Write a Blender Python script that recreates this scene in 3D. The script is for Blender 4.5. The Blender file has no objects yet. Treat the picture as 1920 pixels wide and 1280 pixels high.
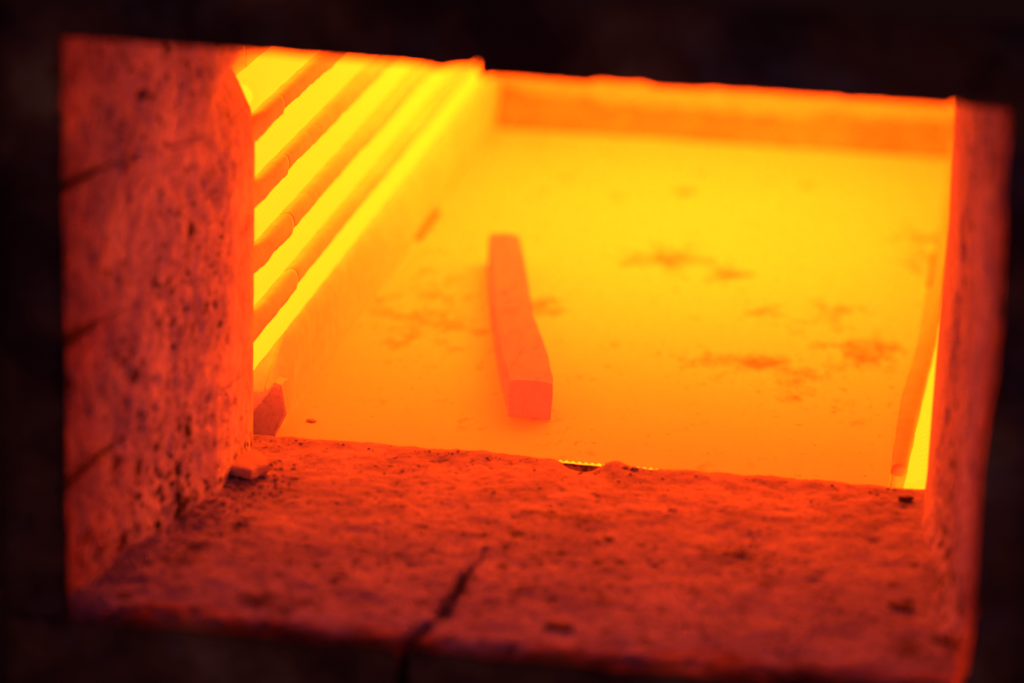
import bpy, math, random
from mathutils import Matrix, Vector, noise
random.seed(7)
S = bpy.context.scene
COL = S.collection

# ------------------------------------------------------------------ camera
R = Vector((0.98765694, 0.07668623, -0.13657593))   # world axes seen in image axes (right, down, forward)
D = Vector((0.15318167, -0.29087306, 0.94441953))
U = Vector((0.03269772, -0.95368343, -0.29902972))
CAM = Vector((0.32752054, -1.3771031, 0.49630369))
cd = bpy.data.cameras.new('camera'); cam = bpy.data.objects.new('camera', cd); COL.objects.link(cam)
right = Vector((R[0], D[0], U[0])); up = -Vector((R[1], D[1], U[1])); back = -Vector((R[2], D[2], U[2]))
m = Matrix((right, up, back)).transposed().to_4x4(); m.translation = CAM
cam.matrix_world = m
cd.sensor_width = 36; cd.lens = 5487.17 * 36 / 1920
cd.clip_start = .05; cd.clip_end = 50
cd.dof.use_dof = True; cd.dof.focus_distance = 1.52; cd.dof.aperture_fstop = 3.6
S.camera = cam

# ------------------------------------------------------------------ world, light colour, exposure
w = bpy.data.worlds.new('world'); S.world = w; w.use_nodes = True
w.node_tree.nodes['Background'].inputs[0].default_value = (.055, .036, .058, 1)
w.node_tree.nodes['Background'].inputs[1].default_value = 1.0
S.view_settings.view_transform = 'Standard'; S.view_settings.look = 'None'
S.view_settings.exposure = 0; S.view_settings.gamma = 1
S.view_settings.use_curve_mapping = False
GLOW = (1, .060, .0010)
ROD = 80.0      # unseen roof rods, added to light the plate
COIL = 11.2     # wall coils

# ------------------------------------------------------------------ helpers
def mat(name):
    mt = bpy.data.materials.new(name); mt.use_nodes = True
    return mt, mt.node_tree.nodes, mt.node_tree.links, mt.node_tree.nodes['Principled BSDF']
def nd(ns, t, **kw):
    n = ns.new(t)
    for k, v in kw.items():
        if k in n.inputs: n.inputs[k].default_value = v
        else: setattr(n, k, v)
    return n
def ramp(ns, ls, src, stops):
    r = ns.new('ShaderNodeValToRGB'); e = r.color_ramp.elements
    while len(e) < len(stops): e.new(.5)
    for i, (p, c) in enumerate(stops):
        e[i].position = p; e[i].color = (*c, 1) if len(c) == 3 else c
    ls.new(src, r.inputs[0]); return r
def g(v): return (v, v, v)
def mulc(ns, ls, a, b, f=1.0):
    n = ns.new('ShaderNodeMix'); n.data_type = 'RGBA'; n.blend_type = 'MULTIPLY'
    n.inputs[0].default_value = f; ls.new(a, n.inputs[6]); ls.new(b, n.inputs[7]); return n.outputs[2]
def math_(ns, ls, op, a, b):
    n = ns.new('ShaderNodeMath'); n.operation = op
    for i, v in enumerate((a, b)):
        if isinstance(v, (int, float)): n.inputs[i].default_value = v
        else: ls.new(v, n.inputs[i])
    return n.outputs[0]

def brick_mat(name, lo, hi, pit=.35, scale=1.0, bump=1.0, pit_on=(.30, .42), soot_shade=False, soot_shade_from=-.246, soot_shade_to=-.228, spots=0.0, streak=False, blobs=()):
    """rough refractory: mottling, dark pits, fine grain; sooty outer face, with painted light falloff inward"""
    mt, ns, ls, b = mat(name)
    tc = nd(ns, 'ShaderNodeNewGeometry'); P0 = tc.outputs['Position']; P = P0
    wrp = nd(ns, 'ShaderNodeTexNoise', Scale=60 * scale, Detail=3); ls.new(P, wrp.inputs[0])
    wv = nd(ns, 'ShaderNodeVectorMath', operation='MULTIPLY_ADD'); ls.new(wrp.outputs['Color'], wv.inputs[0]); wv.inputs[1].default_value = (.012, .012, .012); ls.new(P, wv.inputs[2]); P = wv.outputs[0]
    n1 = nd(ns, 'ShaderNodeTexNoise', Scale=24 * scale, Detail=7, Roughness=.68); ls.new(P, n1.inputs[0])
    n2 = nd(ns, 'ShaderNodeTexNoise', Scale=170 * scale, Detail=7, Roughness=.72); ls.new(P, n2.inputs[0])
    n3 = nd(ns, 'ShaderNodeTexNoise', Scale=800 * scale, Detail=4, Roughness=.7); ls.new(P, n3.inputs[0])
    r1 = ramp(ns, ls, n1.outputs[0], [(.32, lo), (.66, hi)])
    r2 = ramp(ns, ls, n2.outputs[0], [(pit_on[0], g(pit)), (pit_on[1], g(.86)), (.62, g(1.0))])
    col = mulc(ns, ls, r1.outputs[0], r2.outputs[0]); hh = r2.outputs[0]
    if streak:
        mp = nd(ns, 'ShaderNodeMapping'); mp.inputs['Scale'].default_value = (1, 1, .22); ls.new(P0, mp.inputs[0])
        n4 = nd(ns, 'ShaderNodeTexNoise', Scale=150, Detail=6, Roughness=.7); ls.new(mp.outputs[0], n4.inputs[0])
        r4 = ramp(ns, ls, n4.outputs[0], [(.33, g(.80)), (.5, g(.97)), (.7, g(1.05))])
        col = mulc(ns, ls, col, r4.outputs[0])
    if spots:
        dens = nd(ns, 'ShaderNodeTexNoise', Scale=15, Detail=2); ls.new(P0, dens.inputs[0])
        sy = nd(ns, 'ShaderNodeSeparateXYZ'); ls.new(P0, sy.inputs[0])
        fy = nd(ns, 'ShaderNodeMapRange'); ls.new(sy.outputs[1], fy.inputs[0]); fy.inputs[1].default_value = -.12; fy.inputs[2].default_value = -.05; fy.inputs[3].default_value = 0; fy.inputs[4].default_value = .35
        fz = nd(ns, 'ShaderNodeMapRange'); ls.new(sy.outputs[2], fz.inputs[0]); fz.inputs[1].default_value = .005; fz.inputs[2].default_value = .07; fz.inputs[3].default_value = -.30 * (spots > .72); fz.inputs[4].default_value = 0
        fyz = math_(ns, ls, 'ADD', fy.outputs[0], fz.outputs[0])
        for sc, th in ((70, .25), (150, .30), (300, .34)):
            vo = nd(ns, 'ShaderNodeTexVoronoi', Scale=sc); ls.new(P, vo.inputs[0])
            # only some cells carry a spot
            rnd = nd(ns, 'ShaderNodeSeparateColor'); ls.new(vo.outputs['Color'], rnd.inputs[0])
            thr = math_(ns, ls, 'MULTIPLY' if True else '', math_(ns, ls, 'SUBTRACT', math_(ns, ls, 'ADD', rnd.outputs[0], math_(ns, ls, 'SUBTRACT', math_(ns, ls, 'MULTIPLY', dens.outputs[0], 1.1), fyz)), 1.02), th * 1.6)
            d = math_(ns, ls, 'SUBTRACT', vo.outputs['Distance'], thr)
            rs = ramp(ns, ls, d, [(.0, g(1 - spots)), (.09, g(1 - spots * .3)), (.16, g(1))])
            col = mulc(ns, ls, col, rs.outputs[0]); hh = math_(ns, ls, 'MULTIPLY', hh, rs.outputs[0])
    if blobs:
        acc = None
        for c_, s_, k_ in blobs:
            sub = nd(ns, 'ShaderNodeVectorMath', operation='SUBTRACT'); sub.inputs[1].default_value = (*c_, 0); ls.new(P, sub.inputs[0])
            sc = nd(ns, 'ShaderNodeVectorMath', operation='MULTIPLY'); sc.inputs[1].default_value = (1 / s_[0], 1 / s_[1], 0); ls.new(sub.outputs[0], sc.inputs[0])
            ln = nd(ns, 'ShaderNodeVectorMath', operation='LENGTH'); ls.new(sc.outputs[0], ln.inputs[0])
            v = math_(ns, ls, 'MULTIPLY', ramp(ns, ls, ln.outputs['Value'], [(0, g(1)), (1, g(0))]).outputs[0], k_)
            acc = v if acc is None else math_(ns, ls, 'MAXIMUM', acc, v)
        sb = nd(ns, 'ShaderNodeTexNoise', Scale=90, Detail=7, Roughness=.72); ls.new(P, sb.inputs[0])
        t_ = math_(ns, ls, 'ADD', math_(ns, ls, 'MULTIPLY', acc, .38), sb.outputs[0])
        col = mulc(ns, ls, col, ramp(ns, ls, t_, [(.58, g(1)), (.68, g(.55)), (.80, g(.22))]).outputs[0])
    if soot_shade:
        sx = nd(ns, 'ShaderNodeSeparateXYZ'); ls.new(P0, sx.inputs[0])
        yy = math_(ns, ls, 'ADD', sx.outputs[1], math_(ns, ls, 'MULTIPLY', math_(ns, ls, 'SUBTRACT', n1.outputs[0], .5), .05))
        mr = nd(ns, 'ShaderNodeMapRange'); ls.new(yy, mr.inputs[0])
        mr.inputs[1].default_value = soot_shade_from; mr.inputs[2].default_value = soot_shade_to  # sooty outer face; a wider range also paints light falloff inward
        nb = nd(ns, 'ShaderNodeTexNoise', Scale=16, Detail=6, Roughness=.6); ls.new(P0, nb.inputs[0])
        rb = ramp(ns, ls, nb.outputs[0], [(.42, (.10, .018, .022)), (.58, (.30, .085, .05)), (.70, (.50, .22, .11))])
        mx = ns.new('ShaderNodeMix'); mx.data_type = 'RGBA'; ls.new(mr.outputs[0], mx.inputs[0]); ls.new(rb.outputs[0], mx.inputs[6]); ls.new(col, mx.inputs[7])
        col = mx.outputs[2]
    ls.new(col, b.inputs['Base Color'])
    b.inputs['Roughness'].default_value = .92
    b.inputs['Specular IOR Level'].default_value = .1
    h = math_(ns, ls, 'ADD', hh, math_(ns, ls, 'MULTIPLY', n3.outputs[0], .9))
    bp = nd(ns, 'ShaderNodeBump', Strength=.45 * bump, Distance=.0011); ls.new(h, bp.inputs['Height'])
    ls.new(bp.outputs[0], b.inputs['Normal'])
    return mt
def emit_mat(name, k):
    mt, ns, ls, b = mat(name)
    b.inputs['Base Color'].default_value = (.3, .25, .2, 1); b.inputs['Roughness'].default_value = .7
    b.inputs['Emission Color'].default_value = (*GLOW, 1); b.inputs['Emission Strength'].default_value = k
    return mt

M_JAMB = brick_mat('jamb_brick', (.42, .37, .85), (.88, .80, 1.0), pit=.30, pit_on=(.33, .45), soot_shade=True, spots=.85, streak=True, bump=1.1, soot_shade_to=-.135)  # sooty front widened inward: paints the jamb dimmer toward the mouth
M_JAMB_R = brick_mat('right_jamb_brick', (.32, .26, .60), (.60, .52, .80), pit=.42, soot_shade=True, spots=.75, streak=True, bump=.9, soot_shade_to=-.18)
M_SILL = brick_mat('sill_brick', (.22, .18, .48), (.45, .37, .70), pit=.45, pit_on=(.33, .45), soot_shade=True, spots=.7, bump=1.0, soot_shade_from=-.242, soot_shade_to=-.224, blobs=[((.062, -.212), (.030, .016), .9), ((.030, -.225), (.03, .008), .6), ((.012, -.160), (.016, .05), .55), ((.300, -.222), (.016, .009), .9), ((.338, -.195), (.014, .02), .8), ((.175, -.075), (.03, .012), .7), ((.25, -.10), (.05, .01), .4), ((.20, -.165), (.03, .03), .35)])
M_LINT = brick_mat('lintel_brick', (.10, .055, .08), (.26, .19, .20), pit=.5, soot_shade=True)
M_LINER = brick_mat('chamber_liner', (.68, .68, .68), (.80, .80, .80), pit=.8, bump=.25, scale=.6)
M_BACK = brick_mat('back_wall_liner', (.52, .52, .52), (.60, .60, .60), pit=.8, bump=.2, scale=.6)
M_STONE = brick_mat('broken_brick', (.46, .36, .42), (.62, .52, .6), pit=.5)
M_CRUMB = brick_mat('crumb', (.22, .16, .30), (.50, .40, .6), pit=.5)
M_DARK = brick_mat('dark_crumb', (.10, .07, .05), (.18, .12, .10), pit=.5)
M_DEBRIS = brick_mat('scale_debris', (.20, .20, .20), (.34, .34, .34), pit=.6)
M_STEEL, ns, ls, b = mat('sooty_steel')
b.inputs['Base Color'].default_value = (.14, .05, .03, 1); b.inputs['Roughness'].default_value = .75; b.inputs['Metallic'].default_value = .3
M_COIL = emit_mat('glowing_coil', COIL)
M_ROD = emit_mat('added_roof_light', ROD)  # for the added rods, not a visible source

def bar_mat():
    mt, ns, ls, b = mat('hot_bar_steel')
    P = nd(ns, 'ShaderNodeNewGeometry').outputs['Position']
    mp = nd(ns, 'ShaderNodeMapping'); mp.inputs['Scale'].default_value = (1, .25, .6); mp.inputs['Rotation'].default_value = (0, 0, .2)
    ls.new(P, mp.inputs[0])
    n1 = nd(ns, 'ShaderNodeTexNoise', Scale=160, Detail=6, Roughness=.65); ls.new(mp.outputs[0], n1.inputs[0])
    r = ramp(ns, ls, n1.outputs[0], [(.34, g(.08)), (.46, g(.145)), (.62, g(.165))])
    ls.new(r.outputs[0], b.inputs['Base Color']); b.inputs['Roughness'].default_value = .85
    b.inputs['Emission Color'].default_value = (1, .060, .014, 1); b.inputs['Emission Strength'].default_value = .85   # red-hot steel
    b.inputs['Specular IOR Level'].default_value = .1
    bp = nd(ns, 'ShaderNodeBump', Strength=.3, Distance=.0006); ls.new(n1.outputs[0], bp.inputs['Height']); ls.new(bp.outputs[0], b.inputs['Normal'])
    return mt
M_BAR = bar_mat()

def plate_mat():
    mt, ns, ls, b = mat('hearth_plate')
    P = nd(ns, 'ShaderNodeNewGeometry').outputs['Position']
    mp = nd(ns, 'ShaderNodeMapping'); mp.inputs['Scale'].default_value = (.8, .55, 1); ls.new(P, mp.inputs[0])
    fine = nd(ns, 'ShaderNodeTexNoise', Scale=190, Detail=5, Roughness=.7); ls.new(mp.outputs[0], fine.inputs[0])
    mid = nd(ns, 'ShaderNodeTexNoise', Scale=46, Detail=6, Roughness=.68); ls.new(mp.outputs[0], mid.inputs[0])
    def blob(c, s):
        sub = nd(ns, 'ShaderNodeVectorMath', operation='SUBTRACT'); sub.inputs[1].default_value = (*c, 0); ls.new(P, sub.inputs[0])
        sc = nd(ns, 'ShaderNodeVectorMath', operation='MULTIPLY'); sc.inputs[1].default_value = (1 / s[0], 1 / s[1], 0); ls.new(sub.outputs[0], sc.inputs[0])
        ln = nd(ns, 'ShaderNodeVectorMath', operation='LENGTH'); ls.new(sc.outputs[0], ln.inputs[0])
        return ramp(ns, ls, ln.outputs['Value'], [(0, g(1)), (.5, g(.55)), (1.0, g(0))]).outputs[0]
    acc = None
    for c, s, k in BLOBS:
        v = math_(ns, ls, 'MULTIPLY', blob(c, s), k)
        acc = v if acc is None else math_(ns, ls, 'MAXIMUM', acc, v)
    # threshold on the mid noise falls where a stain lies
    t = math_(ns, ls, 'ADD', math_(ns, ls, 'MULTIPLY', acc, .30), mid.outputs[0])
    stain = ramp(ns, ls, t, [(.60, g(1)), (.69, g(.70)), (.82, g(.36))])
    t2 = math_(ns, ls, 'ADD', math_(ns, ls, 'MULTIPLY', acc, .12), fine.outputs[0])
    spk = ramp(ns, ls, t2, [(.62, g(1)), (.70, g(.6))])
    base = nd(ns, 'ShaderNodeRGB'); base.outputs[0].default_value = (.62, .62, .62, 1)
    c = mulc(ns, ls, mulc(ns, ls, base.outputs[0], stain.outputs[0]), spk.outputs[0])
    ls.new(c, b.inputs['Base Color']); b.inputs['Roughness'].default_value = .85; b.inputs['Specular IOR Level'].default_value = .1
    bp = nd(ns, 'ShaderNodeBump', Strength=.15, Distance=.0006); ls.new(fine.outputs[0], bp.inputs['Height']); ls.new(bp.outputs[0], b.inputs['Normal'])
    return mt
BLOBS = [((.165, .43), (.045, .05), 1.0), ((.205, .405), (.03, .022), 1.0), ((.045, .27), (.06, .12), .62), ((.29, .26), (.05, .13), .6),
         ((.325, .50), (.03, .1), .5), ((.235, .33), (.03, .03), .7), ((.03, .70), (.05, .05), .5), ((.24, .22), (.05, .03), .6),
         ((.215, .65), (.06, .03), .55), ((.16, .60), (.02, .025), .7), ((.10, .30), (.03, .03), .5), ((.27, .17), (.07, .05), .5)]
M_PLATE = plate_mat()

def link(name, verts, faces, m, parent=None, smooth=True):
    me = bpy.data.meshes.new(name); me.from_pydata([tuple(v) for v in verts], [], faces); me.validate()
    if m: me.materials.append(m)
    if smooth: me.polygons.foreach_set('use_smooth', [True] * len(me.polygons))
    me.update()
    o = bpy.data.objects.new(name, me); COL.objects.link(o)
    if parent: o.parent = parent
    return o
def empty(name, loc=(0, 0, 0)):
    o = bpy.data.objects.new(name, None); o.location = loc; COL.objects.link(o); o.empty_display_size = .02; return o
def tag(o, label, cat=None, group=None, kind=None):
    o['label'] = label
    if cat: o['category'] = cat
    if group: o['group'] = group
    if kind: o['kind'] = kind
    return o
def fract(p, s, o=5, off=0.0):
    return noise.fractal(Vector((p[0] * s + off, p[1] * s + off * 1.7, p[2] * s - off)), 1.0, 2.0, o)

def grid_box(name, xs, ys, zs, deform, m, parent=None, smooth=True):
    """closed box whose faces are subdivided at the given coordinates, every vertex moved by deform"""
    idx = {}; V = []; F = []
    nx, ny, nz = len(xs) - 1, len(ys) - 1, len(zs) - 1
    def v(i, j, k):
        t = (i, j, k)
        if t not in idx:
            idx[t] = len(V); V.append(deform(Vector((xs[i], ys[j], zs[k])), (i / nx, j / ny, k / nz)))
        return idx[t]
    for i in range(nx):
        for j in range(ny):
            F.append((v(i, j, 0), v(i, j + 1, 0), v(i + 1, j + 1, 0), v(i + 1, j, 0)))
            F.append((v(i, j, nz), v(i + 1, j, nz), v(i + 1, j + 1, nz), v(i, j + 1, nz)))
    for i in range(nx):
        for k in range(nz):
            F.append((v(i, 0, k), v(i + 1, 0, k), v(i + 1, 0, k + 1), v(i, 0, k + 1)))
            F.append((v(i, ny, k), v(i, ny, k + 1), v(i + 1, ny, k + 1), v(i + 1, ny, k)))
    for j in range(ny):
        for k in range(nz):
            F.append((v(0, j, k), v(0, j, k + 1), v(0, j + 1, k + 1), v(0, j + 1, k)))
            F.append((v(nx, j, k), v(nx, j + 1, k), v(nx, j + 1, k + 1), v(nx, j, k + 1)))
    o = link(name, V, F, m, parent, smooth)
    if smooth:
        rim = {n_ for (i, j, k), n_ in idx.items() if (i in (0, nx)) + (j in (0, ny)) + (k in (0, nz)) >= 2}
        at = o.data.attributes.new('sharp_edge', 'BOOLEAN', 'EDGE')
        for e in o.data.edges:
            if e.vertices[0] in rim and e.vertices[1] in rim: at.data[e.index].value = True
    return o
def lin(a, b, n): return [a + (b - a) * i / n for i in range(n + 1)]
def interp(pts, t):
    if t <= pts[0][0]: return pts[0][1]
    for (a, va), (b_, vb) in zip(pts, pts[1:]):
        if t <= b_: return va + (vb - va) * (t - a) / (b_ - a)
    return pts[-1][1]

# ------------------------------------------------------------------ chamber: side walls of grooved refractory
Y0, Y1 = -.036, .785
PITCH = .034; ZB = .0555
def profile(zb, lipdrop=0.0):
    p = [(-.0002, zb + .0058), (-.0010, zb + .0076), (-.0028, zb + .0086), (-.0050, zb + .0082), (-.0080, zb + .0070), (-.0120, zb + .0062),
         (-.0165, zb + .0080), (-.0195, zb + .0165), (-.0205, zb + .024), (-.0208, zb + .0335), (-.045, zb + .0335), (-.045, zb + .0008),
         (-.0200, zb + .0008), (-.0120, zb + .0006 - lipdrop), (-.0040, zb - .0002 - lipdrop), (-.0006, zb + .0004 - lipdrop), (.0002, zb + .0018), (.0002, zb + .0042)]
    return p
def extrude(name, prof, ys, fn, m, parent):
    V = []; F = []; n = len(prof)
    for y in ys:
        for i, (x, z) in enumerate(prof): V.append(fn(i, x, y, z))
    for j in range(len(ys) - 1):
        for i in range(n):
            a = j * n + i; b_ = j * n + (i + 1) % n
            F.append((a, b_, b_ + n, a + n))
    F.append(tuple(range(n))[::-1]); F.append(tuple(range((len(ys) - 1) * n, len(ys) * n)))
    return link(name, V, F, m, parent)
def ledge(parent, side, zb, ya, yb, drop, seed, low=False):
    """one moulded ledge brick; side +1 = left wall (faces +X), -1 = right wall"""
    def fn(i, x, y, z):
        e = .0011 * noise.noise(Vector((y * 38 + seed, zb * 90, 0))) + .0007 * noise.noise(Vector((y * 120 + seed, zb * 70, 3)))
        wob = .0016 * noise.noise(Vector((y * 9, zb * 60 + seed, 1)))
        zz = z
        if i in (13, 14, 15): zz += e * 1.6 + wob
        if i in (0, 1, 16, 17): zz += wob * .9
        if i in (2, 3): zz += wob * .4
        xx = x + (e * .5 if i in (0, 15, 16, 17) else 0)
        return (xx if side > 0 else WR - xx, y, zz)
    prof = profile(zb, drop)
    o = extrude('ledge_brick', prof, lin(ya, yb, max(8, int((yb - ya) / .004))), fn, M_LINER, parent)
    return o
WR = .3575     # right wall plane
wall_left = empty('wall_left'); tag(wall_left, 'left chamber wall of moulded ledges holding the glowing coils', kind='structure')
wall_right = empty('wall_right', (0, 0, 0)); tag(wall_right, 'right chamber wall of moulded ledges behind the right jamb', kind='structure')
for k in range(4):
    zb = ZB + PITCH * k
    ys_j = .085 - .012 * k
    ledge(wall_left, 1, zb, Y0, ys_j, .0022, k * 3.1)
    ledge(wall_left, 1, zb, ys_j, Y1, .0002, k * 3.1)
    ledge(wall_right, -1, zb, Y0, Y1, .0005, k * 4.3 + 31)
# lowest course: a tall smooth kerb that runs down to the plate
def kerb(parent, side, seed):
    zb = ZB - PITCH
    prof = profile(zb)
    prof = [(-.0048, .0310), (-.0066, .0320)] + prof[3:11] + [(-.045, -.06), (.0005, -.06), (.0005, -.016), (.0010, -.004), (.0006, .006), (-.0002, .015), (-.0012, .0225), (-.0028, .0280)]
    def fn(i, x, y, z):
        wob = .0016 * noise.noise(Vector((y * 9, seed, 1)))
        if i < 4: z += wob
        if z > -.01: z = -.012 + (z + .012) * interp([(.036, .55), (.05, .72), (.078, 1)], y)
        if i >= 12: x += .0006 * noise.noise(Vector((y * 25, z * 60, seed)))
        return (x if side > 0 else WR - x, y, z)
    return extrude('kerb_brick', prof, lin(.036, .08, 20) + lin(.084, Y1, 140), fn, M_LINER, parent)
kerb(wall_left, 1, 2.2)

# lowest right hand course, as seen: a wavy lip whose front end has broken away
def right_kerb():
    L = [(.026, .3195), (.06, .3197), (.15, .3215), (.22, .3260), (.30, .3312), (.44, .3358), (.60, .3385), (.785, .3425)]
    Rr = [(.026, .3268), (.06, .3282), (.133, .3318), (.19, .3352), (.253, .3388), (.40, .3440), (.60, .3480), (.785, .3500)]
    V = []; F = []; ys = [.0340, .0346, .036, .0365] + lin(.037, Y1, 120)
    n = 8
    for j, y in enumerate(ys):
        a = interp(L, y) + .0005 * noise.noise(Vector((y * 40, 0, 2))); c = interp(Rr, y) + .0005 * noise.noise(Vector((y * 33, 5, 2)))
        e = {0: .55, 1: .8, 2: .93}.get(j, 1.0); mid = (a + c) / 2
        a = mid + (a - mid) * e; c = mid + (c - mid) * e
        t = -.0006 - (1 - e) * .004
        for x, z in ((a, -.0045 - .0012), (a, t - .0022), (a + .0012, t), (mid, t + .0007), (c - .0015, t + .0002), (c, t - .0022), (c, -.0057), (mid, -.0062)):
            V.append((x, y, z))
    for j in range(len(ys) - 1):
        for i in range(n):
            q = j * n + i; r_ = j * n + (i + 1) % n
            F.append((q, q + n, r_ + n, r_))
    F.append(tuple(range(n))); F.append(tuple(range((len(ys) - 1) * n, len(ys) * n))[::-1])
    return link('ledge_lip', V, F, M_LIP, wall_right)
M_LIP = brick_mat('right_lip', (.40, .40, .40), (.46, .46, .46), pit=.85, bump=.15, scale=.5)
right_kerb()
# bed under the right coil
def bed():
    prof = [(.3190, -.0400), (.3190, -.0155), (.3235, -.0160), (.3268, -.0175), (.3300, -.0160 - .002), (.3370, -.0195), (.3800, -.0195), (.3900, -.010), (.3900, .020), (.3900, ZB - .001), (.40, ZB - .001), (.40, -.04)]
    return extrude('coil_bed', prof[::-1], lin(.002, Y1, 60), lambda i, x, y, z: (x, y, z), M_LINER, wall_right)
bed()

# ------------------------------------------------------------------ heating coils
def coil(name, path0, path1, rad, wire, pitch, phase=0.0):
    a = Vector(path0); b_ = Vector(path1); ax = (b_ - a); Lc = ax.length; ax.normalize()
    u = ax.cross(Vector((0, 0, 1))).normalized(); v = u.cross(ax).normalized()
    turns = Lc / pitch; n = int(turns * 14); V = []; F = []
    for i in range(n + 1):
        th = phase + 2 * math.pi * turns * i / n
        rr = rad * (1 + .02 * math.sin(i * .37))
        rd = u * math.cos(th) + v * math.sin(th)
        c = a + ax * (Lc * i / n) + rd * rr
        tg = ((-u * math.sin(th) + v * math.cos(th)) * rad * 2 * math.pi / pitch + ax).normalized()
        n2 = tg.cross(rd).normalized()
        for q in range(6):
            an = q * math.pi / 3
            V.append(c + (rd * math.cos(an) + n2 * math.sin(an)) * wire)
    for i in range(n):
        for q in range(6):
            F.append((i * 6 + q, i * 6 + (q + 1) % 6, (i + 1) * 6 + (q + 1) % 6, (i + 1) * 6 + q))
    F.append(tuple(range(6))[::-1]); F.append(tuple(range(n * 6, n * 6 + 6)))
    return link(name, V, F, M_COIL)
names = ['glowing coil along the foot of the left wall, lowest of the five', 'glowing left wall coil just above the lowest one', 'middle glowing coil of the five on the left wall',
         'glowing left wall coil second from the top', 'topmost glowing coil of the left wall, under the lintel']
for k in range(-1, 4):
    zb = ZB + PITCH * k
    o = coil('heating_coil', (-.0125, .006, zb + .0164), (-.0125, Y1 - .02, zb + .0164), .0074, .0022, .0064, k)
    tag(o, names[k + 1], 'heating coil', 'heating coils on the left wall')
o = coil('heating_coil', (.3370, .006, -.0078), (.3725, Y1 - .02, -.0060), .0085, .0027, .0080)
tag(o, 'glowing coil beside the broken lip at the foot of the right wall', 'heating coil', 'heating coils on the right wall')
for k in range(0, 4):
    zb = ZB + PITCH * k
    o = coil('heating_coil', (WR + .0125, Y0 + .004, zb + .0190), (WR + .0125, Y1 - .02, zb + .0190), .0066, .0018, .0055, k)
    tag(o, 'heating coil on the right wall behind the right jamb, ' + ['second from the floor', 'third from the floor', 'fourth from the floor', 'topmost under the roof'][k], 'heating coil', 'heating coils on the right wall')
o = coil('heating_coil', (.10, .0078, -.0084), (.300, .0078, -.0090), .0040, .0014, .0033)
tag(o, 'glowing coil in the gap between the sill and the front of the plate', 'heating coil')

# unseen roof, with rods added to brighten the plate
def box(name, x, y, z, m, parent=None, res=.02, amp=.0, sc=40, seed=0, bev=0):
    def f(p, t):
        d = Vector((fract(p, sc, 4, seed), fract(p, sc, 4, seed + 9), fract(p, sc, 4, seed + 17))) * amp
        return p + d
    L = lambda r: lin(r[0], r[1], max(1, int((r[1] - r[0]) / res)))
    return grid_box(name, L(x), L(y), L(z), f, m, parent, smooth=amp > 0)
ceil = box('ceiling', (-.05, .41), (.035, .83), (.2045, .26), M_LINER, res=.05); tag(ceil, 'flat refractory roof of the chamber above the ledges', kind='structure')
def rod(y):
    V = []; F = []; n = 24
    for i in range(n + 1):
        x = .02 + .31 * i / n
        for q in range(10):
            a = q * math.pi / 5; r_ = .0062 if 0 < i < n else .004
            V.append((x, y + math.cos(a) * r_, .1880 + math.sin(a) * r_))
    for i in range(n):
        for q in range(10): F.append((i * 10 + q, i * 10 + (q + 1) % 10, (i + 1) * 10 + (q + 1) % 10, (i + 1) * 10 + q))
    F.append(tuple(range(10))[::-1]); F.append(tuple(range(n * 10, n * 10 + 10)))
    o = link('added_light_rod', V, F, M_ROD); tag(o, 'added light rod across the chamber roof', 'added light rod', 'added light rods under the roof')
    # two hangers hold it to the roof
    for hx in (.06, .29):
        h = box('hanger', (hx - .003, hx + .003), (y - .002, y + .002), (.190, .206), M_LINER, o, res=.01)
    return o
ORD = ['nearest the door', 'second from the door', 'third from the door', 'in the middle of the seven', 'fifth from the door', 'sixth from the door', 'nearest the back wall']
for y, w_ in zip((.300, .372, .444, .516, .588, .660, .732), ORD): rod(y)['label'] = 'added light rod across the chamber roof, ' + w_

# back wall, chamber floor
def bw(p, t):
    return p + Vector((0, .0012 * fract(p, 18, 4, 3), 0))
wb = grid_box('wall_back', lin(-.05, .41, 60), [Y1, Y1 + .04], lin(-.06, .26, 40), bw, M_BACK); tag(wb, 'smooth orange back wall of the chamber behind the debris ridge', kind='structure')
fl = box('floor', (-.05, .41), (.001, .83), (-.10, -.045), M_LINER, res=.05); tag(fl, 'chamber floor beneath the hearth plate', kind='structure')

# ------------------------------------------------------------------ hearth plate
def pl(p, t):
    x, y, z = p
    fx = t[0]; xr = interp([(.0, .3178), (.48, .3345), (.79, .3435)], y)
    x = .0006 + fx * (xr - .0006)
    if t[2] == 1: z += .0005 * fract(p, 12, 4, 2)
    if t[1] == 0: y += .0008 * fract((p[0], 0, 0), 30, 3, 1) + (.0 if t[2] == 1 else .0004)
    return Vector((x, y, z))
plate = grid_box('hearth_plate', lin(0, .33, 90), [.0225, .0232] + lin(.027, .7835, 120), [-.0245, -.0130, -.0123, -.012], pl, M_PLATE, smooth=True)
tag(plate, 'broad glowing yellow hearth plate with orange stains covering the chamber floor', 'plate')
for i, (x, y) in enumerate([(.04, .08), (.29, .08), (.04, .68), (.29, .68)]):
    def sup(p, t, x=x, y=y): return p + Vector((.0006 * fract(p, 60, 3), 0, 0))
    o = grid_box('support_foot', lin(x - .015, x + .015, 4), lin(y - .015, y + .015, 4), lin(-.0455, -.0246, 3), sup, M_LINER, plate)

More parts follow.
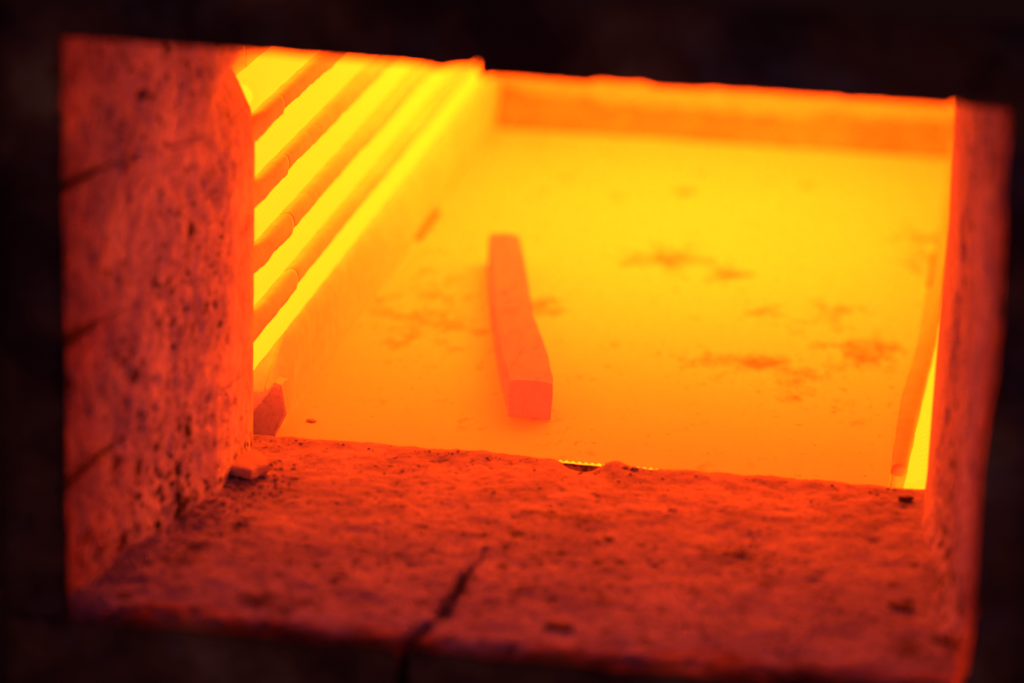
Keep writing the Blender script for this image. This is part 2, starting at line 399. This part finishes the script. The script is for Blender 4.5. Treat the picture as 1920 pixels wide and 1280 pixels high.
# ridge of scale swept against the back wall
def ridge():
    V = []; F = []; nx, ny = 240, 16
    for i in range(nx + 1):
        x = .002 + .349 * i / nx
        top = interp([(0, .0150), (.03, .0110), (.10, .0068), (.16, .0070), (.2, .0055), (.235, .0045), (.25, .0125), (.262, .0065), (.28, .0110), (.30, .0080), (.33, .0110), (.36, .012)], x)
        top += .0042 * fract((x, 0, 0), 55, 4)
        for j in range(ny + 1):
            t = j / ny
            y = .7835 - .026 * (1 - t) + .003 * fract((x, t * .03, 0), 60, 3, 4) * (1 - t)
            prof = t ** .62
            z = -.0124 + (top + .012 - .0) * prof + .0016 * fract((x, t * .03, 1), 130, 4, 7) * min(1, t * 4)
            V.append((x, min(y, .7868), z))
    for i in range(nx):
        for j in range(ny):
            a = i * (ny + 1) + j; F.append((a, a + ny + 1, a + ny + 2, a + 1))
    nb = len(V)
    for i in range(nx + 1): V.append((.002 + .349 * i / nx, .7868, -.0124))
    for i in range(nx):
        a = i * (ny + 1) + ny; F.append((a, a + ny + 1, nb + i + 1, nb + i))
    return link('scale_debris', V, F, M_DEBRIS)
tag(ridge(), 'ridge of crumbled scale heaped along the foot of the back wall', 'debris', kind='stuff')
# dark flat piece lying by the right lip, far back, and thin strip at left edge
def slab(name, pts, z0, z1, m, label, cat, group=None, amp=.0006):
    n = len(pts); cx = sum(p[0] for p in pts) / n; cy = sum(p[1] for p in pts) / n; V = []; F = []
    # refine outline
    out = []
    for i in range(n):
        a = pts[i]; c = pts[(i + 1) % n]
        for t in (0, .34, .67): out.append((a[0] + (c[0] - a[0]) * t, a[1] + (c[1] - a[1]) * t))
    n = len(out)
    rings = [(1.0, z0), (1.02, z0 + (z1 - z0) * .4), (1.0, z0 + (z1 - z0) * .85), (.93, z1), (.6, z1 + amp * .4)]
    for r_, z in rings:
        for i, (x, y) in enumerate(out):
            q = Vector((x * 200, y * 200, z * 300)); V.append((cx + (x - cx) * r_ + amp * noise.noise(q), cy + (y - cy) * r_ + amp * noise.noise(q + Vector((7, 7, 7))), z + (amp * .5 * noise.noise(q * 1.3) if r_ < 1.01 and z > z0 else 0)))
    for k in range(len(rings) - 1):
        for i in range(n): F.append((k * n + i, k * n + (i + 1) % n, (k + 1) * n + (i + 1) % n, (k + 1) * n + i))
    F.append(tuple(range(n))[::-1]); F.append(tuple(range((len(rings) - 1) * n, len(rings) * n)))
    return tag(link(name, V, F, m, smooth=False), label, cat, group)
slab('scale_flake', [(.3318, .41), (.3345, .41), (.3352, .48), (.3325, .48)], -.0122, -.0085, M_DEBRIS, 'small dark scale flake at the right edge of the plate, beside the lip', 'flake')
slab('scale_strip', [(.0016, .43), (.0040, .43), (.0042, .50), (.0018, .50)], -.0122, -.0085, M_DEBRIS, 'thin dark scale strip along the left edge of the plate', 'flake')

# ------------------------------------------------------------------ the bar being heated
def bar():
    zt = .0090
    # y, left x, right x at the top; lean of the foot on the left
    st = [(.0956, .1142, .1374), (.104, .1126, .1364), (.1485, .1018, .1270), (.196, .0915, .1146), (.218, .0868, .1086), (.288, .0730, .0950), (.3165, .0680, .0892), (.350, .0620, .0825), (.372, .0578, .0782), (.3845, .0560, .0752)]
    ys = lin(st[0][0], st[-1][0], 60); V = []; F = []
    m_ = 7; rows = []
    for j, y in enumerate(ys):
        l = interp([(s[0], s[1]) for s in st], y); r_ = interp([(s[0], s[2]) for s in st], y)
        endin = .0006 if j in (0, len(ys) - 1) else 0
        ring = []
        sink = .0005 * noise.noise(Vector((y * 30, 0, 0)))
        for k in range(m_ + 1):                                   # top left to right
            t = k / m_; ring.append((l + (r_ - l) * t, zt + sink - (.0007 if k in (0, m_) else 0) - .0006 * (2 * t - 1) ** 2))
        for k in range(1, m_ + 1):                                # right side down
            t = k / m_; ring.append((r_ - .0006 * t + .0003 * math.sin(t * 3), zt - .0007 + (-.0119 - zt + .0007) * t))
        for k in range(1, m_ + 1):                                # bottom
            t = k / m_; ring.append((r_ - .0006 + (l - .0006 - r_ + .0008) * t, -.0119))
        for k in range(1, m_):                                    # left side up
            t = k / m_; ring.append((l + .0002 - .0016 * math.sin(t * math.pi) * .3, -.0119 + (zt - .0007 + .0119) * t))
        rows.append(ring)
        for (x, z) in ring:
            q = Vector((x * 110, y * 60, z * 110)); V.append((x + .00035 * noise.noise(q), y + (.0006 * noise.noise(q * 2) if j in (0,) else 0), max(z + .0003 * noise.noise(q + Vector((3, 3, 3))), -.0119)))
    n = len(rows[0])
    for j in range(len(ys) - 1):
        for i in range(n):
            a = j * n + i; b_ = j * n + (i + 1) % n; F.append((a, a + n, b_ + n, b_))
    # end caps as fans
    for j, flip in ((0, False), (len(ys) - 1, True)):
        cx = sum(V[j * n + i][0] for i in range(n)) / n; cz = sum(V[j * n + i][2] for i in range(n)) / n
        c = len(V); V.append((cx, V[j * n][1], cz))
        for i in range(n):
            a = j * n + i; b_ = j * n + (i + 1) % n
            F.append((c, a, b_) if not flip else (c, b_, a))
    o = link('metal_bar', V, F, M_BAR, smooth=False)
    return tag(o, 'square orange hot metal bar lying on the glowing hearth plate', 'bar')
bar()

# ------------------------------------------------------------------ door tunnel: jambs, sill, lintel
def pits(p, s, off):
    c = noise.cell_vector(Vector((0, 0, 0)))
    d = noise.voronoi(Vector((p[0] * s + off, p[1] * s, p[2] * s)))[0][0]
    return max(0, .28 - d) / .28
LJ = [(-.260, -.0350), (-.24, -.0338), (-.18, -.0245), (-.13, -.0115), (-.105, -.0046), (-.085, -.0008), (-.065, .0012), (-.045, .0020), (-.025, .0012), (-.010, -.0012), (.0, -.0036), (.0115, -.010)]
trim_1 = empty('trim_1'); tag(trim_1, 'left jamb of the furnace mouth, pitted brick glowing red', kind='structure')
zj = [(-.02, .0560), (.0562, .1180), (.1182, .1860), (.1862, .262)]
def joint_z(z, y):            # courses sag slightly towards the chamber
    return z - max(0, (y + .24)) * .05 if .01 < z < .25 else z
for bi, (za, zb_) in enumerate(zj):
    def f(p, t, bi=bi, za=za, zb_=zb_):
        x, y, z = p
        z = joint_z(z, y)
        if t[0] == 1:
            base = interp(LJ, y)
            n1 = fract((y, z, 0), 26, 5, 1.3) * .0022 + fract((y, z, 0), 110, 4, 5.0) * .0011
            n2 = pits((y, z, 0), 75, 2.0) * .0022 * max(0, min(1, fract((y, z, 2), 16, 2) * 2.2 + .55))
            fade = max(.12, min(1, (-.012 - y) / .06))
            x = base + (n1 * fade - n2 * fade)
            d = min(abs(z - joint_z(za, y)), abs(z - joint_z(zb_, y)))
            if 0 < bi or d == abs(z - joint_z(zb_, y)):
                k = max(0, 1 - d / .0016); amt = .35 + .65 * max(0, min(1, fract((y, z, 0), 30, 2, 8) * 3 + .5))
                x -= k * .0030 * max(0, amt - .42) * 1.8 * interp([(-.10, 1), (-.06, .45), (-.04, 0)], y)
            # broken upper back corner
            x -= interp([(.158, 0), (.170, .002), (.184, .0085), (.1925, .0135), (.198, .0095), (.206, .0045), (.215, .004)], z) * max(0, min(1, (y + .10) / .05))
            x += min(1, max(0, z - .02) / .06) * .0015 * math.exp(-((y + .075) / .025) ** 2)
            if y < -.235: x -= (-.235 - y) * .5
        if t[1] == 0: y += .0035 * fract((x, z, 0), 45, 4, 2.2)
        return Vector((x, y, z))
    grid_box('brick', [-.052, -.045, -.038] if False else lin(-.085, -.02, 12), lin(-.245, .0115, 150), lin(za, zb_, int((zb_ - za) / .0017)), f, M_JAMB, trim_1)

trim_2 = empty('trim_2'); tag(trim_2, 'right jamb of the furnace mouth, rough brick glowing dull red', kind='structure')
RJ = [(-.245, .3590), (-.22, .3575), (-.17, .3530), (-.11, .3480), (-.07, .3440), (-.04, .3405), (-.02, .3384), (-.008, .3376), (.001, .3380), (.006, .3400)]
for bi, (za, zb_) in enumerate([(-.02, .092), (.0925, .262)]):
    def f(p, t, bi=bi, za=za, zb_=zb_):
        x, y, z = p
        if t[0] == 0:
            x = interp(RJ, y)
            x += (interp([(0, .0000), (.09, -.0004), (.14, .0006), (.25, -.002)], z))
            fade = max(.1, min(1, (-.015 - y) / .05))
            n1 = fract((y, z * .45, 7), 30, 5, 1.3) * .0022 + fract((y, z * .6, 7), 100, 4, 5.0) * .0009
            groove = math.exp(-((y + .075 + .012 * math.sin(z * 18)) / .016) ** 2) * .0035 * min(1, max(0, (z - .05) / .04))
            x -= n1 * fade; x += groove * 1.0
            x += pits((y, z, 4), 60, 5) * .003 * fade
            if z < .012: x -= (.012 - z) * .35 * min(1, max(0, (-y) / .05))
        if t[1] == 0: y += .003 * fract((x, z, 0), 45, 4, 6.2)
        return Vector((x, y, z))
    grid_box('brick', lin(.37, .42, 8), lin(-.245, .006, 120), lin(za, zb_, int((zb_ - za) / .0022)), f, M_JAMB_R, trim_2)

# sill of two slabs with an open crack between them
trim_3 = empty('trim_3'); tag(trim_3, 'sill of the furnace mouth, two worn refractory slabs split by a crack', kind='structure')
CR = [(-.260, .1180), (-.235, .1205), (-.215, .1290), (-.19, .1300), (-.165, .1325), (-.14, .1360), (-.12, .1400), (-.08, .150), (0, .168)]
def crack_x(y): return interp(CR, y) + .0034 * fract((y, 0, 0), 60, 5, 3)
def sill_z(x, y):
    z = .0003 * fract((x, y, 0), 140, 3, 3.0) + fract((x, y, 0), 14, 4, 2.0) * .0014 + fract((x, y, 0), 70, 4, 6.0) * .0008 + fract((x, y, 0), 240, 3, 6.0) * .0003
    z -= pits((x, y, 0), 50, 7) * .0022 * max(0, min(1, fract((x, y, 2), 12, 2) * 2.2 + .2))
    # the worn inner edge: lumps, and a dip that lets the coil show
    e = max(0, min(1, (y + .02) / .02))
    z += e * (.0016 * math.exp(-((x - .116) / .007) ** 2) + .0010 * math.exp(-((x - .103) / .004) ** 2) + .0022 * math.exp(-((x - .184) / .006) ** 2))
    z += e * .0011
    z -= e * .0052 * math.exp(-((x - .1655) / .0095) ** 4)
    z -= max(0, (y + .004) / .01) * .002
    # front edge rounds off
    yf = y + .006 * fract((x, 0, 0), 22, 4, 9)
    if yf < -.229: z -= ((-.229 - yf) / .02) ** 2 * .006
    # rubble fillet against the left jamb
    z += .006 * math.exp(-(max(0, x + .040 + (y + .0) * -.13) / .010) ** 2) * .6
    return z
def sill_slab(x0, x1, side):
    def f(p, t):
        x, y, z = p
        if side == 'l': x = x0 + t[0] * (crack_x(y) - x0)
        else: x = crack_x(y) + gap(y) + t[0] * (x1 - crack_x(y) - gap(y))
        if t[2] == 1:
            z = sill_z(x, y)
            d = abs(x - crack_x(y) - (gap(y) if side == 'r' else 0)); k = max(0, 1 - d / .0035) * max(0, min(1, (-.115 - y) / .05))
            z -= k * k * .0045
        if t[1] == 0: y += .003 * fract((x, z, 0), 40, 4, 2) ; y -= .004 * (1 if z < -.004 else 0) * 0
        if t[1] == 1: y += .0012 * fract((x, 0, 0), 60, 4, 2)
        return Vector((x, y, z))
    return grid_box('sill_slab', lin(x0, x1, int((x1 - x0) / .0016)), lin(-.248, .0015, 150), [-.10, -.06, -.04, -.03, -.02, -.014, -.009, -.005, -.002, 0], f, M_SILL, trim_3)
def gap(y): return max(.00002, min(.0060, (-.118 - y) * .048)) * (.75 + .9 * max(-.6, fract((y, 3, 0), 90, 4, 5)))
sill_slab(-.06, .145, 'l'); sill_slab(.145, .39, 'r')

# lintel blocks
trim_4 = empty('trim_4'); tag(trim_4, 'sooty black lintel above the furnace mouth', kind='structure')
LE = [(-.09, .2512), (-.034, .2512), (.03, .2509), (.08, .2500), (.115, .2495), (.132, .2484), (.139, .2498), (.1442, .2508), (.1462, .2530)]
RE = [(.1460, .2500), (.1472, .2436), (.1485, .2452), (.1505, .2466), (.165, .2468), (.19, .2462), (.194, .2476), (.213, .2474), (.218, .2462), (.25, .2470), (.28, .2468), (.31, .2466), (.333, .2466), (.3355, .2488), (.338, .2474), (.3545, .2462), (.42, .2450)]
for (xa, xb, E, nm, sd) in ((-.085, .1458, LE, 'l', 3), (.1462, .42, RE, 'r', 8)):
    def f(p, t, E=E, sd=sd):
        x, y, z = p
        if t[2] == 0:
            z = interp(E, x) + .0006 * fract((x, y, 0), 110, 3, sd)
            k = max(0, 1 - (y + .245) / .006); z += k * k * .0015
        if t[1] == 0 and t[2] > 0: y += .002 * fract((x, z, 0), 35, 5, sd) 
        return Vector((x, y, z))
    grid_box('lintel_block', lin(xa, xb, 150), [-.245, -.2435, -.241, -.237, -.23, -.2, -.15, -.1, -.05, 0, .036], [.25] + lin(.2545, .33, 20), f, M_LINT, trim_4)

# steel casing around the mouth
wf = empty('wall_front'); tag(wf, 'sooty steel casing around the furnace mouth', kind='structure')
box('casing_panel', (-1.1, -.0535), (-.262, -.2495), (-.60, .90), M_STEEL, wf, res=.03, amp=.0004)
box('casing_panel', (.3815, 1.45), (-.262, -.2495), (-.60, .90), M_STEEL, wf, res=.03, amp=.0004)
box('casing_panel', (-.0525, .3805), (-.262, -.2495), (.285, .90), M_STEEL, wf, res=.03, amp=.0004)
box('casing_panel', (-.0525, .3805), (-.262, -.2525), (-.60, -.045), M_STEEL, wf, res=.03, amp=.0004)

# ------------------------------------------------------------------ loose pieces
def zs(x, y): return sill_z(x, y)
def chip(name, c, r, m, label, cat, group=None, sq=(1, 1, .6), seed=0):
    """faceted broken fragment resting on the sill"""
    V = []; F = []; nu, nv = 9, 5
    for j in range(nv + 1):
        ph = math.pi * j / nv
        for i in range(nu):
            th = 2 * math.pi * i / nu
            d = Vector((math.sin(ph) * math.cos(th), math.sin(ph) * math.sin(th), math.cos(ph)))
            k = 1 + .45 * noise.noise(d * 1.9 + Vector((seed, seed, 0)))
            V.append(Vector((d.x * sq[0], d.y * sq[1], max(-.75, min(.75, d.z * 1.25)) * sq[2])) * r * k)
    zmin = min(v.z for v in V)
    V = [v + Vector((c[0], c[1], c[2] - zmin - .0004)) for v in V]
    for j in range(nv):
        for i in range(nu):
            F.append((j * nu + i, (j + 1) * nu + i, (j + 1) * nu + (i + 1) % nu, j * nu + (i + 1) % nu))
    return tag(link(name, V, F, m, smooth=False), label, cat, group)
slab('brick_chip', [(-.0040, -.0650), (.0125, -.0700), (.0185, -.0580), (.0130, -.0460), (.0065, -.0380), (.0005, -.0490)], .0020, .0066, M_STONE, 'flat broken brick chip lying on the sill beside the left jamb', 'stone', amp=.0007)
chip('brick_chip', (.0180, -.0600, .0), .0022, M_STONE, 'small splinter against the right end of the flat brick chip', 'stone', sq=(.8, 1.6, .9), seed=3)
chip('brick_chip', (-.0085, -.078, .0008), .0024, M_STONE, 'small pebble just in front of the flat brick chip', 'stone', seed=5)
chip('brick_chip', (-.0155, -.132, .0015), .0042, M_STONE, 'rounded fragment at the foot of the left jamb, nearer than the flat chip', 'stone', sq=(.9, 1, 1.1), seed=9)
chip('dark_pebble', (.3280, -.0185, -.0005), .0030, M_DARK, 'dark pebble on the inner sill edge beside the right jamb', 'stone', sq=(1.3, 1, .7), seed=11)
chip('brick_chip', (.1840, -.0035, -.0002), .0030, M_SILL, 'low lump on the inner sill edge, right of the bright gap', 'stone', sq=(1.9, 1.4, .38), seed=14)
chip('brick_chip', (.1935, -.006, .0), .0014, M_SILL, 'tiny crumb right of the low lump on the inner sill edge', 'stone', sq=(1.5, 1, .8), seed=15)
chip('brick_chip', (.1165, -.004, .0004), .0020, M_SILL, 'small lump on the inner sill edge in front of the metal bar', 'stone', sq=(2.2, 1.3, .45), seed=17)
chip('brick_chip', (.1025, -.003, .0002), .0016, M_SILL, 'small lump on the inner sill edge, left of the metal bar', 'stone', sq=(1.3, 1, .8), seed=19)
chip('brick_chip', (.2180, -.060, .0), .0018, M_STONE, 'pale crumb alone in the middle of the sill', 'stone', sq=(1.4, 1, .7), seed=21)
chip('dark_pebble', (.184, -.212, -.0008), .0042, M_DARK, 'dark flat flake near the front of the sill, right of the crack', 'stone', sq=(1.5, .9, .35), seed=23)
chip('dark_pebble', (.329, -.155, -.0008), .0042, M_DARK, 'dark clump on the right of the sill near the right jamb', 'stone', sq=(1.5, .9, .35), seed=25)
chip('dark_pebble', (.268, -.145, -.0008), .0030, M_DARK, 'dark crumb on the right half of the sill', 'stone', sq=(1.2, .8, .5), seed=27)
chip('brick_chip', (.0135, .060, -.0120), .0020, M_CRUMB, 'tiny dark crumb on the plate at its near left corner', 'stone', sq=(1.5, 1, .6), seed=29)
def corner_chunk():
    P_ = [(-.0125, -.0125), (.0006, -.0125), (.0022, -.0080), (.0062, .0005), (.0050, .0055), (.0036, .0165), (-.0006, .0175), (-.0125, .0010)]
    V = []; F = []; n = len(P_); cx, cz = -.003, .002
    for y, k in ((.0325, .86), (.0335, 1.0), (.045, .93), (.062, .60)):
        for i, (x, z) in enumerate(P_):
            q = Vector((x * 150, y * 90, z * 150))
            zz = cz + (z - cz) * k if i > 1 else z
            V.append((cx + (x - cx) * k + .0005 * noise.noise(q), y + .0008 * noise.noise(q + Vector((5, 5, 5))), max(zz + .0005 * noise.noise(q * 1.4), -.0122)))
    for j in range(3):
        for i in range(n): F.append((j * n + i, j * n + (i + 1) % n, (j + 1) * n + (i + 1) % n, (j + 1) * n + i))
    F.append(tuple(range(n))[::-1]); F.append(tuple(range(3 * n, 4 * n)))
    return tag(link('brick_chunk', V, F, M_CHUNK, smooth=False), 'dark red angular brick chunk wedged between the left jamb and the plate', 'stone')
M_CHUNK = brick_mat('chunk_brick', (.55, .46, .6), (.75, .65, .8), pit=.6)
corner_chunk()
# rubble too small and too many to count
def crumbs():
    V = []; F = []
    rnd = random.Random(3)
    for n in range(980):
        if n < 560:
            y = -.235 + .20 * rnd.random(); x = interp(LJ, y) + .002 + abs(rnd.gauss(0, .012))
        elif n > 900:
            y = rnd.uniform(-.235, -.125); x = crack_x(y) + rnd.gauss(.001, .0028)
        elif n < 620:
            x = rnd.uniform(.0, .335); y = -.004 - abs(rnd.gauss(0, .006))
        else:
            x = rnd.uniform(.0, .345); y = rnd.uniform(-.23, -.01)
        r_ = rnd.choice((.0003, .0005, .0007, .0011)) * (1 if n > 560 else 1.15)
        if n >= 560: r_ *= .7
        z = zs(x, y); b_ = len(V); a0 = rnd.random() * 6
        for k in range(5): V.append((x + r_ * 1.3 * math.cos(a0 + k * 1.257), y + r_ * math.sin(a0 + k * 1.257), z - .0002))
        for k in range(5): V.append((x + r_ * .8 * math.cos(a0 + k * 1.257 + .3), y + r_ * .7 * math.sin(a0 + k * 1.257 + .3), z + r_ * rnd.uniform(.6, 1.1)))
        for k in range(5): F.append((b_ + k, b_ + (k + 1) % 5, b_ + 5 + (k + 1) % 5, b_ + 5 + k))
        F.append(tuple(b_ + 5 + k for k in range(5)))
    return link('brick_crumbs', V, F, M_CRUMB, smooth=False)
tag(crumbs(), 'loose crumbs scattered over the sill, thickest along the left jamb', 'rubble', kind='stuff')
